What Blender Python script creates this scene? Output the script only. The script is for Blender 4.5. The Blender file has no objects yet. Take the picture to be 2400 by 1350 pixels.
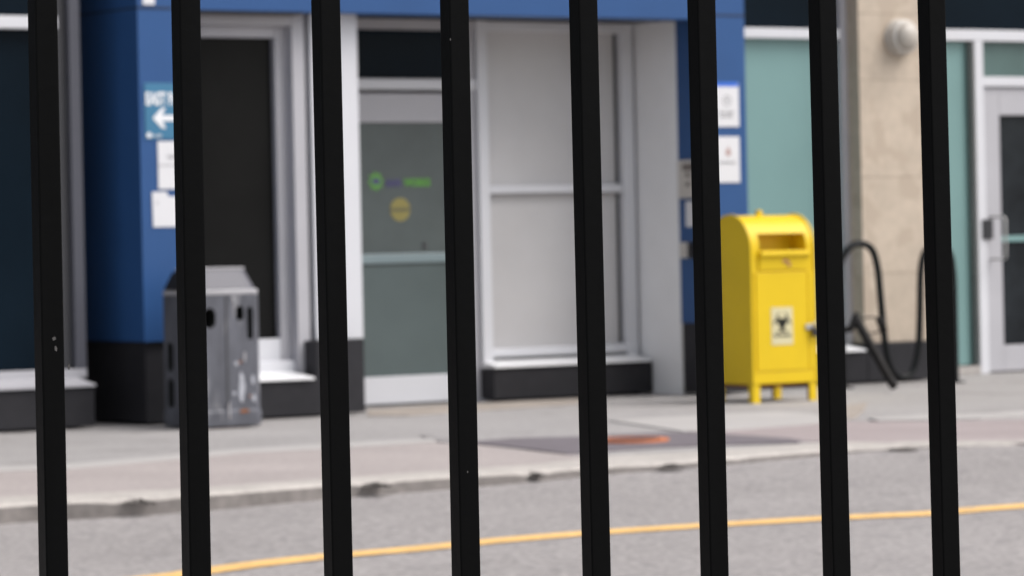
import bpy, bmesh, math, random
from mathutils import Vector, Matrix
random.seed(7)
sc = bpy.context.scene
C = sc.collection
R = math.radians

# ------------------------------------------------------------------ camera
F_PX, YAW, H, ROLL, HY = 8000.0, R(32), 1.11, R(1.23), 555.0
cam_d = bpy.data.cameras.new('camera'); cam = bpy.data.objects.new('camera', cam_d); C.objects.link(cam)
cam_d.sensor_width = 36; cam_d.lens = 36 * F_PX / 2400
cam_d.shift_y = -(675 - HY) / 2400
cam_d.clip_start = 0.1; cam_d.clip_end = 2000
cam.matrix_world = Matrix.Translation((0, 0, H)) @ Matrix.Rotation(-YAW, 4, 'Z') @ Matrix.Rotation(R(90), 4, 'X') @ Matrix.Rotation(-ROLL, 4, 'Z')
cam_d.dof.use_dof = True; cam_d.dof.focus_distance = 4.15; cam_d.dof.aperture_fstop = 12.5
sc.camera = cam

# ------------------------------------------------------------------ light
SUN_EL, SUN_AZ = 54, 132          # azimuth clockwise from +Y: the light comes from the right, behind the camera
w = bpy.data.worlds.new('World'); sc.world = w; w.use_nodes = True
nt = w.node_tree; nt.nodes.clear()
sky = nt.nodes.new('ShaderNodeTexSky'); sky.sky_type = 'NISHITA'; sky.sun_disc = False
sky.sun_elevation = R(SUN_EL); sky.sun_rotation = R(SUN_AZ); sky.dust_density = 4.0; sky.air_density = 1.0
hs = nt.nodes.new('ShaderNodeHueSaturation'); hs.inputs['Saturation'].default_value = 0.30
bg = nt.nodes.new('ShaderNodeBackground'); bg.inputs['Strength'].default_value = 0.15
wo = nt.nodes.new('ShaderNodeOutputWorld')
nt.links.new(sky.outputs[0], hs.inputs['Color']); nt.links.new(hs.outputs[0], bg.inputs[0]); nt.links.new(bg.outputs[0], wo.inputs[0])
sl = bpy.data.lights.new('sun', 'SUN'); sl.energy = 1.5; sl.angle = R(50); sl.color = (1.0, 0.95, 0.92)
so = bpy.data.objects.new('sun', sl); C.objects.link(so)
sd = Vector((math.sin(R(SUN_AZ)) * math.cos(R(SUN_EL)), math.cos(R(SUN_AZ)) * math.cos(R(SUN_EL)), math.sin(R(SUN_EL))))
so.rotation_euler = sd.to_track_quat('Z', 'Y').to_euler()
sc.view_settings.view_transform = 'Standard'; sc.view_settings.look = 'None'
sc.view_settings.exposure = 0.55; sc.view_settings.gamma = 1

# ------------------------------------------------------------------ measuring: photograph pixels to metres on real planes
FWD = Vector((math.sin(YAW), math.cos(YAW), 0)); RGT = Vector((math.cos(YAW), -math.sin(YAW), 0)); UP = Vector((0, 0, 1))
def ray(px, py):
    c, s = math.cos(ROLL), math.sin(ROLL)
    x, y = px - 1200, py - HY
    return FWD + RGT * ((x * c - y * s) / F_PX) - UP * ((x * s + y * c) / F_PX)
def on_y(px, py, y):
    d = ray(px, py); k = y / d.y
    return d.x * k, H + d.z * k
def fx(px, py, y): return on_y(px, py, y)[0]
def fz(px, py, y): return on_y(px, py, y)[1]
def gnd(px, py, z=0.0):
    d = ray(px, py); k = (z - H) / d.z
    return Vector((d.x * k, d.y * k, z))

# ------------------------------------------------------------------ materials
def mat(name, col, rough=0.5, metal=0.0, var=0.06, scale=3.0, bump=0.0, bscale=60.0, spec=0.5,
        spots=None, spot_scale=8.0, spot_amt=0.65, coat=0.0, stretch=(1, 1, 1), fine=0.0, fscale=120.0):
    m = bpy.data.materials.new(name); m.use_nodes = True
    n = m.node_tree; b = n.nodes['Principled BSDF']; L = n.links.new
    tc = n.nodes.new('ShaderNodeTexCoord'); mp = n.nodes.new('ShaderNodeMapping'); L(tc.outputs['Object'], mp.inputs[0])
    mp.inputs['Scale'].default_value = stretch
    nz = n.nodes.new('ShaderNodeTexNoise'); nz.inputs['Scale'].default_value = scale; nz.inputs['Detail'].default_value = 6; nz.inputs['Roughness'].default_value = 0.6
    L(mp.outputs[0], nz.inputs['Vector'])
    cr = n.nodes.new('ShaderNodeValToRGB')
    cr.color_ramp.elements[0].position = 0.3; cr.color_ramp.elements[1].position = 0.7
    cr.color_ramp.elements[0].color = (*[max(0, c * (1 - var)) for c in col], 1)
    cr.color_ramp.elements[1].color = (*[min(1, c * (1 + var)) for c in col], 1)
    L(nz.outputs['Fac'], cr.inputs[0]); out = cr.outputs[0]
    if fine:
        n2 = n.nodes.new('ShaderNodeTexNoise'); n2.inputs['Scale'].default_value = fscale; n2.inputs['Detail'].default_value = 3
        L(tc.outputs['Object'], n2.inputs['Vector'])
        mr = n.nodes.new('ShaderNodeMapRange'); mr.inputs[1].default_value = 0.3; mr.inputs[2].default_value = 0.7
        mr.inputs[3].default_value = 1 - fine; mr.inputs[4].default_value = 1 + fine; L(n2.outputs['Fac'], mr.inputs[0])
        mx = n.nodes.new('ShaderNodeMix'); mx.data_type = 'RGBA'; mx.blend_type = 'MULTIPLY'; mx.inputs[0].default_value = 1
        L(out, mx.inputs[6]); L(mr.outputs[0], mx.inputs[7]); out = mx.outputs[2]
    if spots:
        n3 = n.nodes.new('ShaderNodeTexNoise'); n3.inputs['Scale'].default_value = spot_scale; n3.inputs['Detail'].default_value = 5
        mp3 = n.nodes.new('ShaderNodeMapping'); mp3.inputs['Location'].default_value = (3.1, 7.7, 1.3); mp3.inputs['Scale'].default_value = stretch
        L(tc.outputs['Object'], mp3.inputs[0]); L(mp3.outputs[0], n3.inputs['Vector'])
        r3 = n.nodes.new('ShaderNodeValToRGB'); r3.color_ramp.elements[0].position = spot_amt; r3.color_ramp.elements[1].position = spot_amt + 0.05
        L(n3.outputs['Fac'], r3.inputs[0])
        mx = n.nodes.new('ShaderNodeMix'); mx.data_type = 'RGBA'; L(r3.outputs[0], mx.inputs[0]); L(out, mx.inputs[6])
        mx.inputs[7].default_value = (*spots, 1); out = mx.outputs[2]
    L(out, b.inputs['Base Color'])
    b.inputs['Roughness'].default_value = rough; b.inputs['Metallic'].default_value = metal
    b.inputs['Specular IOR Level'].default_value = spec; b.inputs['Coat Weight'].default_value = coat
    if bump:
        nb = n.nodes.new('ShaderNodeTexNoise'); nb.inputs['Scale'].default_value = bscale; nb.inputs['Detail'].default_value = 4
        L(tc.outputs['Object'], nb.inputs['Vector']); bp = n.nodes.new('ShaderNodeBump'); bp.inputs['Strength'].default_value = bump
        bp.inputs['Distance'].default_value = 0.01; L(nb.outputs['Fac'], bp.inputs['Height']); L(bp.outputs[0], b.inputs['Normal'])
    return m
M = {}
M['asphalt'] = mat('asphalt', (0.262, 0.244, 0.238), 0.9, var=0.10, scale=0.7, fine=0.32, fscale=34, bump=0.4, bscale=90, spots=(0.205, 0.192, 0.19), spot_scale=9, spot_amt=0.60)
M['concrete'] = mat('concrete', (0.292, 0.278, 0.272), 0.85, var=0.09, scale=1.1, fine=0.13, fscale=22, bump=0.2, spots=(0.235, 0.222, 0.216), spot_scale=2.6, spot_amt=0.6)
M['pink'] = mat('pink_concrete', (0.330, 0.292, 0.280), 0.85, var=0.09, scale=1.3, fine=0.13, fscale=30)
M['pink_deep'] = mat('red_tinted_concrete', (0.30, 0.255, 0.252), 0.85, var=0.10, scale=1.6, fine=0.08, fscale=30)
M['pale'] = mat('pale_concrete', (0.38, 0.355, 0.335), 0.85, var=0.12, scale=4, fine=0.10, fscale=25)
M['pale_cool'] = mat('new_concrete', (0.38, 0.362, 0.350), 0.85, var=0.05, scale=2, fine=0.04)
M['kerb'] = mat('kerb_concrete', (0.39, 0.362, 0.335), 0.85, var=0.14, scale=5, fine=0.12, fscale=24, bump=0.12, bscale=30)
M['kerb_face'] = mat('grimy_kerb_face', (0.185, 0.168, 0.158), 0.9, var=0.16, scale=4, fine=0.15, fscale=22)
M['patch'] = mat('asphalt_patch', (0.135, 0.118, 0.130), 0.85, var=0.12, scale=3, fine=0.12, fscale=30)
M['stain'] = mat('pavement_stain', (0.225, 0.212, 0.21), 0.85, var=0.1)
M['frame_left'] = mat('shade_tinted_frame', (0.085, 0.087, 0.105), 0.4, var=0.05, spec=0.3)  # same aluminium as the other frames, dimmer light put into its colour
M['sand'] = mat('sandy_dirt', (0.31, 0.27, 0.235), 0.9, var=0.15, scale=3, fine=0.1, fscale=30)
M['litter'] = mat('dead_leaves', (0.12, 0.108, 0.10), 0.9, var=0.3, scale=20)
M['yellow_line'] = mat('road_paint_yellow', (0.72, 0.44, 0.15), 0.7, var=0.10, scale=5, fine=0.15, fscale=22, spots=(0.48, 0.33, 0.18), spot_scale=11, spot_amt=0.63)
M['blue'] = mat('blue_metal_panel', (0.023, 0.077, 0.215), 0.45, var=0.07, scale=1.5, spec=0.3)
M['plinth'] = mat('dark_plinth_metal', (0.024, 0.0235, 0.027), 0.55, var=0.18, scale=2.5, fine=0.08, fscale=15, spec=0.2, bump=0.05)
M['white_metal'] = mat('white_aluminium', (0.60, 0.605, 0.635), 0.42, var=0.03, scale=1.5)
M['frame'] = mat('grey_aluminium_frame', (0.41, 0.405, 0.43), 0.4, var=0.04, scale=3)
M['sill'] = mat('white_sill', (0.80, 0.80, 0.81), 0.35, var=0.03, scale=3)
M['panel'] = mat('white_backed_window_panel', (0.52, 0.51, 0.515), 0.28, var=0.08, scale=0.9, spots=(0.36, 0.35, 0.34), spot_scale=14, spot_amt=0.73)
M['glass_dark'] = mat('dark_glass', (0.0108, 0.0108, 0.0105), 0.12, var=0.3, scale=0.8, spec=0.06)
M['glass_navy'] = mat('dark_blue_glass', (0.004, 0.009, 0.015), 0.12, var=0.3, scale=0.8, spec=0.06)
M['glass_teal'] = mat('frosted_teal_glass', (0.172, 0.298, 0.292), 0.3, var=0.06, scale=0.8, spec=0.4)
M['glass_teal_dim'] = mat('smoky_teal_glass', (0.085, 0.135, 0.128), 0.2, var=0.15, scale=2, spec=0.3)
M['glass_grey'] = mat('grey_frosted_glass', (0.072, 0.088, 0.088), 0.22, var=0.22, scale=1.3, spec=0.5)
M['glass_door'] = mat('door_glass', (0.016, 0.019, 0.022), 0.12, var=0.5, scale=2.0, spec=0.15)
M['seam_or_shade'] = mat('seam_and_painted_shade', (0.05, 0.05, 0.055), 0.7)  # dark tone for real seams and for painted shade strips
M['joint'] = mat('panel_joint', (0.012, 0.022, 0.05), 0.7)
M['stone'] = mat('beige_stone', (0.47, 0.395, 0.315), 0.8, var=0.10, scale=2.2, fine=0.06, fscale=18, bump=0.15, spots=(0.43, 0.355, 0.28), spot_scale=4.5, spot_amt=0.52)
M['stone_joint'] = mat('stone_joint', (0.33, 0.275, 0.22), 0.9)
M['bronze'] = mat('brown_trim', (0.16, 0.135, 0.12), 0.5)
M['yellow'] = mat('yellow_paint', (0.68, 0.47, 0.010), 0.40, var=0.04, scale=3, spots=(0.60, 0.40, 0.02), spot_scale=6, spot_amt=0.66, spec=0.28)
M['rust'] = mat('rust', (0.22, 0.085, 0.035), 0.9, var=0.3, scale=20)
M['scuff'] = mat('scuffed_pink_paint', (0.42, 0.20, 0.12), 0.8, var=0.2, scale=20)
M['label'] = mat('cream_label', (0.60, 0.545, 0.33), 0.6, var=0.03)
M['ink'] = mat('black_ink', (0.02, 0.02, 0.016), 0.6)
M['grey_ink'] = mat('grey_ink', (0.20, 0.20, 0.21), 0.6)
M['red_ink'] = mat('reddish_ink', (0.42, 0.29, 0.27), 0.6)
M['paper'] = mat('white_paper', (0.66, 0.66, 0.68), 0.7, var=0.02)
M['paper_blue'] = mat('bright_blue_print', (0.03, 0.14, 0.60), 0.6)
M['sign_teal'] = mat('teal_sign', (0.038, 0.165, 0.29), 0.4, var=0.04)
M['white_ink'] = mat('white_print', (0.75, 0.76, 0.78), 0.5)
M['steel'] = mat('stainless_steel', (0.45, 0.45, 0.45), 0.35, metal=0.3, var=0.05)
M['black_plate'] = mat('black_plate', (0.02, 0.02, 0.024), 0.4)
M['bin'] = mat('scuffed_grey_metal', (0.098, 0.101, 0.118), 0.6, metal=0.0, var=0.32, scale=7, spec=0.3, spots=(0.19, 0.19, 0.205), spot_scale=8, spot_amt=0.60, stretch=(1, 1, 0.35), bump=0.2, bscale=9)
M['bin_lid'] = mat('grey_lid_metal', (0.095, 0.094, 0.112), 0.45, metal=0.0, var=0.08, scale=5)
M['bin_edge'] = mat('worn_lid_edge', (0.34, 0.335, 0.35), 0.5, var=0.15, scale=8, spots=(0.36, 0.25, 0.12), spot_scale=9, spot_amt=0.62)
M['bin_light'] = mat('flaked_pale_paint', (0.40, 0.41, 0.45), 0.6, var=0.15, scale=12)
M['hole'] = mat('bin_inside', (0.006, 0.007, 0.006), 0.9)
M['black_flap'] = mat('black_plastic', (0.008, 0.008, 0.01), 0.6)
M['rack'] = mat('black_painted_tube', (0.008, 0.009, 0.010), 0.45, var=0.2, scale=8, spec=0.15)
M['rubber'] = mat('dull_black_tube', (0.013, 0.012, 0.012), 0.6, var=0.25, scale=14, spec=0.15)
M['fence'] = mat('black_fence_paint', (0.0012, 0.0013, 0.0014), 0.38, var=0.3, scale=25, spec=0.07, bump=0.04, bscale=60, stretch=(1, 1, 0.15))
M['chip'] = mat('chipped_paint', (0.055, 0.052, 0.05), 0.8, var=0.3, scale=300)
M['lamp_ring'] = mat('lamp_housing', (0.52, 0.49, 0.45), 0.4)
M['lamp_dome'] = mat('lamp_dome', (0.42, 0.385, 0.34), 0.3, var=0.05)
M['orange'] = mat('orange_spray_paint', (0.50, 0.165, 0.07), 0.7, var=0.12, scale=20)
M['cover'] = mat('iron_cover', (0.07, 0.03, 0.025), 0.7, var=0.2, scale=30)
M['logo_green'] = mat('green_decal', (0.10, 0.30, 0.045), 0.5)
M['logo_blue'] = mat('blue_decal', (0.060, 0.055, 0.16), 0.5)
M['logo_yellow'] = mat('dull_yellow_decal', (0.25, 0.215, 0.06), 0.5, var=0.05)
M['logo_olive'] = mat('olive_decal_band', (0.125, 0.115, 0.055), 0.5)
M['film'] = mat('frosted_film', (0.088, 0.113, 0.114), 0.3, var=0.10, scale=1.6, spec=0.4)
M['push_bar_or_reflection'] = mat('push_bar_behind_glass', (0.20, 0.26, 0.275), 0.3)
M['brick'] = mat('grey_render', (0.30, 0.29, 0.28), 0.85)

# ------------------------------------------------------------------ builders
OFF = {}
class MB:
    def __init__(s): s.v = []; s.f = []; s.sm = []
    def face(s, pts, smooth=False):
        i = len(s.v); s.v += [tuple(p) for p in pts]; s.f.append(tuple(range(i, i + len(pts)))); s.sm.append(smooth)
    def box(s, x0, x1, y0, y1, z0, z1):
        if x0 > x1: x0, x1 = x1, x0
        if y0 > y1: y0, y1 = y1, y0
        if z0 > z1: z0, z1 = z1, z0
        i = len(s.v)
        s.v += [(x0, y0, z0), (x1, y0, z0), (x1, y1, z0), (x0, y1, z0), (x0, y0, z1), (x1, y0, z1), (x1, y1, z1), (x0, y1, z1)]
        s.f += [tuple(i + k for k in q) for q in ((0, 3, 2, 1), (4, 5, 6, 7), (0, 1, 5, 4), (1, 2, 6, 5), (2, 3, 7, 6), (3, 0, 4, 7))]
        s.sm += [False] * 6; return s
    def prism(s, bot, top, smooth=False):
        """closed solid between two rings of the same length"""
        i = len(s.v); n = len(bot); s.v += [tuple(p) for p in bot] + [tuple(p) for p in top]
        s.f.append(tuple(i + k for k in reversed(range(n)))); s.f.append(tuple(i + n + k for k in range(n))); s.sm += [False, False]
        for k in range(n):
            j = (k + 1) % n; s.f.append((i + k, i + j, i + n + j, i + n + k)); s.sm.append(smooth)
        return s
    def loft(s, rings, smooth=False):
        i = len(s.v); n = len(rings[0])
        for r in rings: s.v += [tuple(p) for p in r]
        s.f.append(tuple(i + k for k in reversed(range(n)))); s.f.append(tuple(i + (len(rings) - 1) * n + k for k in range(n))); s.sm += [False, False]
        for a in range(len(rings) - 1):
            for k in range(n):
                j = (k + 1) % n; s.f.append((i + a * n + k, i + a * n + j, i + a * n + n + j, i + a * n + n + k)); s.sm.append(smooth)
        return s
    def tube(s, pts, r, n=12):
        pts = [Vector(p) for p in pts]; rings = []
        rs = r if isinstance(r, (list, tuple)) else [r] * len(pts)
        t0 = (pts[1] - pts[0]).normalized(); ref = Vector((0, 1, 0)) if abs(t0.y) < 0.9 else Vector((1, 0, 0))
        for k, p in enumerate(pts):
            t = (pts[min(k + 1, len(pts) - 1)] - pts[max(k - 1, 0)]).normalized()
            u = t.cross(ref).normalized(); v = t.cross(u).normalized()
            rings.append([p + (u * math.cos(2 * math.pi * q / n) + v * math.sin(2 * math.pi * q / n)) * rs[k] for q in range(n)])
        return s.loft(rings, True)
    def disc_y(s, x, z, y0, y1, r0, r1=None, n=32, sx=1.0):
        r1 = r0 if r1 is None else r1
        a = [(x + sx * r0 * math.cos(2 * math.pi * k / n), y0, z + r0 * math.sin(2 * math.pi * k / n)) for k in range(n)]
        b = [(x + sx * r1 * math.cos(2 * math.pi * k / n), y1, z + r1 * math.sin(2 * math.pi * k / n)) for k in range(n)]
        return s.prism(a, b, True)
    def build(s, name, m, parent=None, root=None, bevel=0.0, seg=2):
        off = OFF.get(parent.name, Vector()) if parent else Vector((0, 0, 0))
        me = bpy.data.meshes.new(name); me.from_pydata([tuple(Vector(v) - off) for v in s.v], [], s.f); me.validate()
        for p, f in zip(me.polygons, s.sm): p.use_smooth = f
        b = bmesh.new(); b.from_mesh(me); bmesh.ops.recalc_face_normals(b, faces=b.faces); b.to_mesh(me); b.free()
        me.materials.append(m); o = bpy.data.objects.new(name, me); C.objects.link(o)
        if parent: o.parent = parent
        OFF[o.name] = off
        if bevel:
            md = o.modifiers.new('bevel', 'BEVEL'); md.width = bevel; md.segments = seg; md.limit_method = 'ANGLE'; md.angle_limit = R(40)
        return o
def Bx(*a): return MB().box(*a)
def tag(o, label=None, cat=None, group=None, kind=None):
    if label: o['label'] = label
    if cat: o['category'] = cat
    if group: o['group'] = group
    if kind: o['kind'] = kind
    return o
def thing(name, label, cat, loc, group=None):
    o = bpy.data.objects.new(name, None); C.objects.link(o); o.location = loc; o.empty_display_size = 0.1
    OFF[o.name] = Vector(loc); return tag(o, label, cat, group)
def cut(o, mb, m_in=None):
    """carve the solid mb (world coordinates) out of o"""
    off = OFF[o.name]; cm = bpy.data.meshes.new('c'); cm.from_pydata([tuple(Vector(v) - off) for v in mb.v], [], mb.f)
    b = bmesh.new(); b.from_mesh(cm); bmesh.ops.recalc_face_normals(b, faces=b.faces); b.to_mesh(cm); b.free()
    co = bpy.data.objects.new('c', cm); C.objects.link(co)
    if m_in: cm.materials.append(m_in); o.data.materials.append(m_in)
    saved = [(x.width, x.segments) for x in o.modifiers if x.type == 'BEVEL']; o.modifiers.clear()
    par = o.parent; o.parent = None
    md = o.modifiers.new('b', 'BOOLEAN'); md.object = co; md.operation = 'DIFFERENCE'; md.solver = 'EXACT'; md.material_mode = 'TRANSFER'
    dg = bpy.context.evaluated_depsgraph_get(); dg.update()
    nm = bpy.data.meshes.new_from_object(o.evaluated_get(dg), depsgraph=dg)
    o.modifiers.clear(); old = o.data; o.data = nm; nm.name = o.name; o.parent = par
    bpy.data.objects.remove(co); bpy.data.meshes.remove(cm)
    for w_, s_ in saved:
        md = o.modifiers.new('bevel', 'BEVEL'); md.width = w_; md.segments = s_; md.limit_method = 'ANGLE'; md.angle_limit = R(40)
def text(name, body, x, z, y, size, m, parent, width=None, align='LEFT', rotx=90, bold=0.0):
    cu = bpy.data.curves.new(name, 'FONT'); cu.body = body; cu.size = size; cu.extrude = 0.0008; cu.align_x = align; cu.offset = bold
    t = bpy.data.objects.new('t', cu); C.objects.link(t)
    dg = bpy.context.evaluated_depsgraph_get(); dg.update()
    me = bpy.data.meshes.new_from_object(t.evaluated_get(dg), depsgraph=dg); bpy.data.objects.remove(t)
    xs = [v.co.x for v in me.vertices]; k = 1.0
    if width: k = width / (max(xs) - min(xs))
    x_0 = min(xs) if align == 'LEFT' else 0
    off = OFF[parent.name]
    for v in me.vertices:
        a = (v.co.x - x_0) * k; v.co = Vector((x + a, y - v.co.z, z + v.co.y)) - off
    me.name = name; me.materials.clear(); me.materials.append(m)
    o = bpy.data.objects.new(name, me); C.objects.link(o); o.parent = parent; OFF[o.name] = off
    return o

# ------------------------------------------------------------------ planes of the place (metres from the camera's foot towards the building)
YF, YR = 18.90, 19.70      # front of the blue columns; back of the recessed entrance
TOP = 7.5

# ------------------------------------------------------------------ ground
def poly(name, pxs, z, m, kind='structure', solid=0.0):
    mb = MB(); pts = [gnd(a, b) for a, b in pxs]
    top = [Vector((p.x, p.y, z)) for p in pts]
    mb.prism([Vector((p.x, p.y, -0.012)) for p in top], top)
    return tag(mb.build(name, m), kind=kind)
kerb_front = [(-900, 1262), (-400, 1222), (0, 1185), (240, 1172), (480, 1158), (752, 1137), (1050, 1117), (1240, 1106), (1430, 1092), (1630, 1079), (1920, 1056), (2110, 1046), (2400, 1040), (2800, 1028), (3400, 1000)]
kerb_inner = [(-900, 1240), (-400, 1202), (0, 1165), (240, 1154), (480, 1142), (752, 1122), (1050, 1102), (1240, 1088), (1430, 1070), (1630, 1060), (1920, 1040), (2110, 1032), (2400, 1030), (2800, 1018), (3400, 990)]
kf = [gnd(*p) for p in kerb_front]; ki = [gnd(*p) for p in kerb_inner]
drop = [1.35 * v for v in (0.075, 0.07, 0.060, 0.058, 0.055, 0.050, 0.044, 0.036, 0.030, 0.026, 0.022, 0.012, 0.006, 0.006, 0.006)]
def sub(P, n=14):
    out = []
    for a in range(len(P) - 1):
        for k in range(n): out.append(P[a].lerp(P[a + 1], k / n) if isinstance(P[a], Vector) else P[a] + (P[a + 1] - P[a]) * k / n)
    out.append(P[-1]); return out
def smooth_line(P, n=14):
    out = []
    for a in range(len(P) - 1):
        p0, p1, p2, p3 = P[max(a - 1, 0)], P[a], P[a + 1], P[min(a + 2, len(P) - 1)]
        for k in range(n):
            t = k / n
            out.append(0.5 * ((2 * p1) + (p2 - p0) * t + (2 * p0 - 5 * p1 + 4 * p2 - p3) * t * t + (3 * p1 - p0 - 3 * p2 + p3) * t ** 3))
    out.append(P[-1]); return out
KF, KI, DR = smooth_line(kf, 30), smooth_line(ki, 30), sub(drop, 30)
# ground sheet far below everything, to the horizon
g = MB(); g.face([(-900, -900, -0.16), (900, -900, -0.16), (900, 900, -0.16), (-900, 900, -0.16)]); tag(g.build('ground', M['concrete']), kind='structure')
# road: from under the kerb towards the camera's side
rm = MB(); rv = []
near_y = 5.2
mbv = []
for p, d in zip(KF, DR):
    q = p + Vector((0.0, 0.06, -d)); mbv.append((q, Vector((q.x, near_y, -0.06))))
mbv = [(Vector((-60, mbv[0][0].y, -0.10)), Vector((-60, near_y, -0.06)))] + mbv + [(Vector((90, mbv[-1][0].y, -0.006)), Vector((90, near_y, -0.06)))]
def road_z(x, y):
    for (a, b), (c, e) in zip(mbv, mbv[1:]):
        if a.x <= x <= c.x:
            t = (x - a.x) / (c.x - a.x); ed = a.lerp(c, t); s = (ed.y - y) / (ed.y - near_y)
            return ed.z * (1 - s) + (-0.06) * s
    return -0.06
for (a, b), (c, e) in zip(mbv, mbv[1:]):
    for k in range(6):
        rm.face([a.lerp(b, k / 6), a.lerp(b, (k + 1) / 6), c.lerp(e, (k + 1) / 6), c.lerp(e, k / 6)])
ro = rm.build('road', M['asphalt']); tag(ro, kind='structure')
b_ = bmesh.new(); b_.from_mesh(ro.data); bmesh.ops.remove_doubles(b_, verts=b_.verts, dist=1e-5)
bmesh.ops.recalc_face_normals(b_, faces=b_.faces); b_.to_mesh(ro.data); b_.free()
tag(Bx(-60, 90, -30, near_y, -0.12, 0.0).build('near_pavement', M['concrete']), kind='structure')
# pavement slab between kerb and building
pm = MB(); back = 26.0
pts = [(p.x, p.y) for p in KI]
pts = [(-60, pts[0][1])] + pts + [(90, pts[-1][1])]
for a, c in zip(pts, pts[1:]):
    pm.face([(a[0], a[1], 0), (c[0], c[1], 0), (c[0], back, 0), (a[0], back, 0)])
tag(pm.build('pavement', M['concrete']), kind='structure')
# kerb with chipped notches
notch = [(gnd(300, 1166).x, 0.22, 0.045), (gnd(262, 1170).x, 0.035, 0.06), (gnd(865, 1128).x, 0.15, 0.045), (gnd(1232, 1103).x, 0.13, 0.045), (gnd(1560, 1084).x, 0.22, 0.03), (gnd(1740, 1072).x, 0.05, 0.03), (gnd(2085, 1050).x, 0.2, 0.02)]
km = MB(); prev = None; rnd = random.Random(3)
for i, (p, q, d) in enumerate(zip(KF, KI, DR)):
    dn = 0.0
    for nx, nw, nd in notch:
        t = abs(p.x - nx) / nw
        if t < 1: dn = max(dn, .28 * nd * (1 - t * t))
    jit = 0.0
    ring = [q + Vector((0, 0.03, 0.003)), Vector((p.x, max(p.y + 0.05, p.y + .04), 0.006 - dn * 0.2)), Vector((p.x, p.y + 0.02 + jit, 0.002 - dn * 0.5)), Vector((p.x, p.y + .002 + jit, -0.010 - dn * 0.7)), Vector((p.x, p.y - 0.008 + jit, -d - 0.03))]
    if prev:
        for k in range(4): km.face([prev[k], ring[k], ring[k + 1], prev[k + 1]], k < 3)
    prev = ring
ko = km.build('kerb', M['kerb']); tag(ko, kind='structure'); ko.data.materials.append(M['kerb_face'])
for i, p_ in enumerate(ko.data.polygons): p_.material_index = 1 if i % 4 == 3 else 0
b_ = bmesh.new(); b_.from_mesh(ko.data); bmesh.ops.remove_doubles(b_, verts=b_.verts, dist=1e-5); bmesh.ops.recalc_face_normals(b_, faces=b_.faces); b_.to_mesh(ko.data); b_.free()

pink_top = [(-500, 1148), (0, 1107), (160, 1101), (400, 1080), (560, 1064), (752, 1055), (1020, 1039), (1100, 1042), (1330, 1068)]
poly('pavement_band', pink_top + [(1400, 1074), (1240, 1090), (1050, 1104), (752, 1124), (480, 1144), (240, 1156), (0, 1167), (-500, 1212)], 0.004, M['pink'])
poly('pavement_joint_strip', [(-500, 1138), (0, 1097), (160, 1090), (400, 1069), (560, 1056), (752, 1044), (900, 1036), (1010, 1031), (1024, 1036), (900, 1045), (752, 1055.5), (560, 1065), (400, 1081), (160, 1102), (0, 1108), (-500, 1149)], 0.008, M['pale_cool'])
poly('pavement_patch', [(1085, 1039), (1200, 1030), (1360, 1026), (1560, 1016), (1700, 1021), (1850, 1030), (1880, 1036), (1870, 1040), (1700, 1044), (1560, 1050), (1430, 1058), (1330, 1067), (1200, 1050)], 0.008, M['patch'])
poly('pavement_ramp', [(1425, 988), (1500, 984), (1700, 972), (1820, 967), (1900, 972), (1965, 984), (1960, 992), (1700, 1012), (1600, 1014), (1500, 998)], 0.008, M['pale_cool'])
poly('pavement_crossing_band', [(1600, 1013), (1700, 1010), (1960, 990), (2170, 989), (2400, 985), (2900, 972), (2900, 1010), (2400, 1040), (2170, 1041), (1990, 1036), (1880, 1036), (1700, 1020)], 0.004, M['pink_deep'])
poly('pavement_edge_strip', [(2035, 985), (2170, 976), (2300, 974), (2400, 968), (2700, 958), (2700, 966), (2400, 976), (2300, 984), (2170, 988), (2060, 990)], 0.012, M['pale_cool'])
poly('dirt_strip', [(862, 976), (960, 975), (1150, 961), (1380, 946), (1380, 934), (1150, 946), (1045, 950), (862, 962)], 0.006, M['sand'])
poly('dirt_patch', [(1975, 955), (2032, 946), (2025, 962), (2005, 980), (1975, 984)], 0.010, M['sand'])
poly('pavement_stain', [(985, 1022), (1040, 1028), (1090, 1032), (1090, 1042), (1040, 1040), (1000, 1030)], 0.006, M['stain'])
# centre line
yl = [(-700, 1470), (-200, 1412), (380, 1354), (500, 1337), (760, 1306), (940, 1291), (1130, 1272), (1340, 1254), (1500, 1243), (1700, 1230), (1900, 1218), (2000, 1213), (2180, 1205), (2290, 1195), (2400, 1187), (2800, 1158), (3400, 1110)]
def on_road(a, b):
    z = -0.05
    for _ in range(6):
        p = gnd(a, b, z); z = road_z(p.x, p.y)
    return gnd(a, b, z)
line = smooth_line([on_road(a, b) for a, b in yl], 8); lm = MB()
rnd = random.Random(5)
for a, b in zip(line, line[1:]):
    n_ = Vector((-(b - a).y, (b - a).x, 0)).normalized() * 0.092
    q = [a - n_, b - n_, b + n_, a + n_]
    lm.face([(v.x, v.y, road_z(v.x, v.y) + 0.004) for v in q])
tag(lm.build('road_line', M['yellow_line']), kind='structure')
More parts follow.
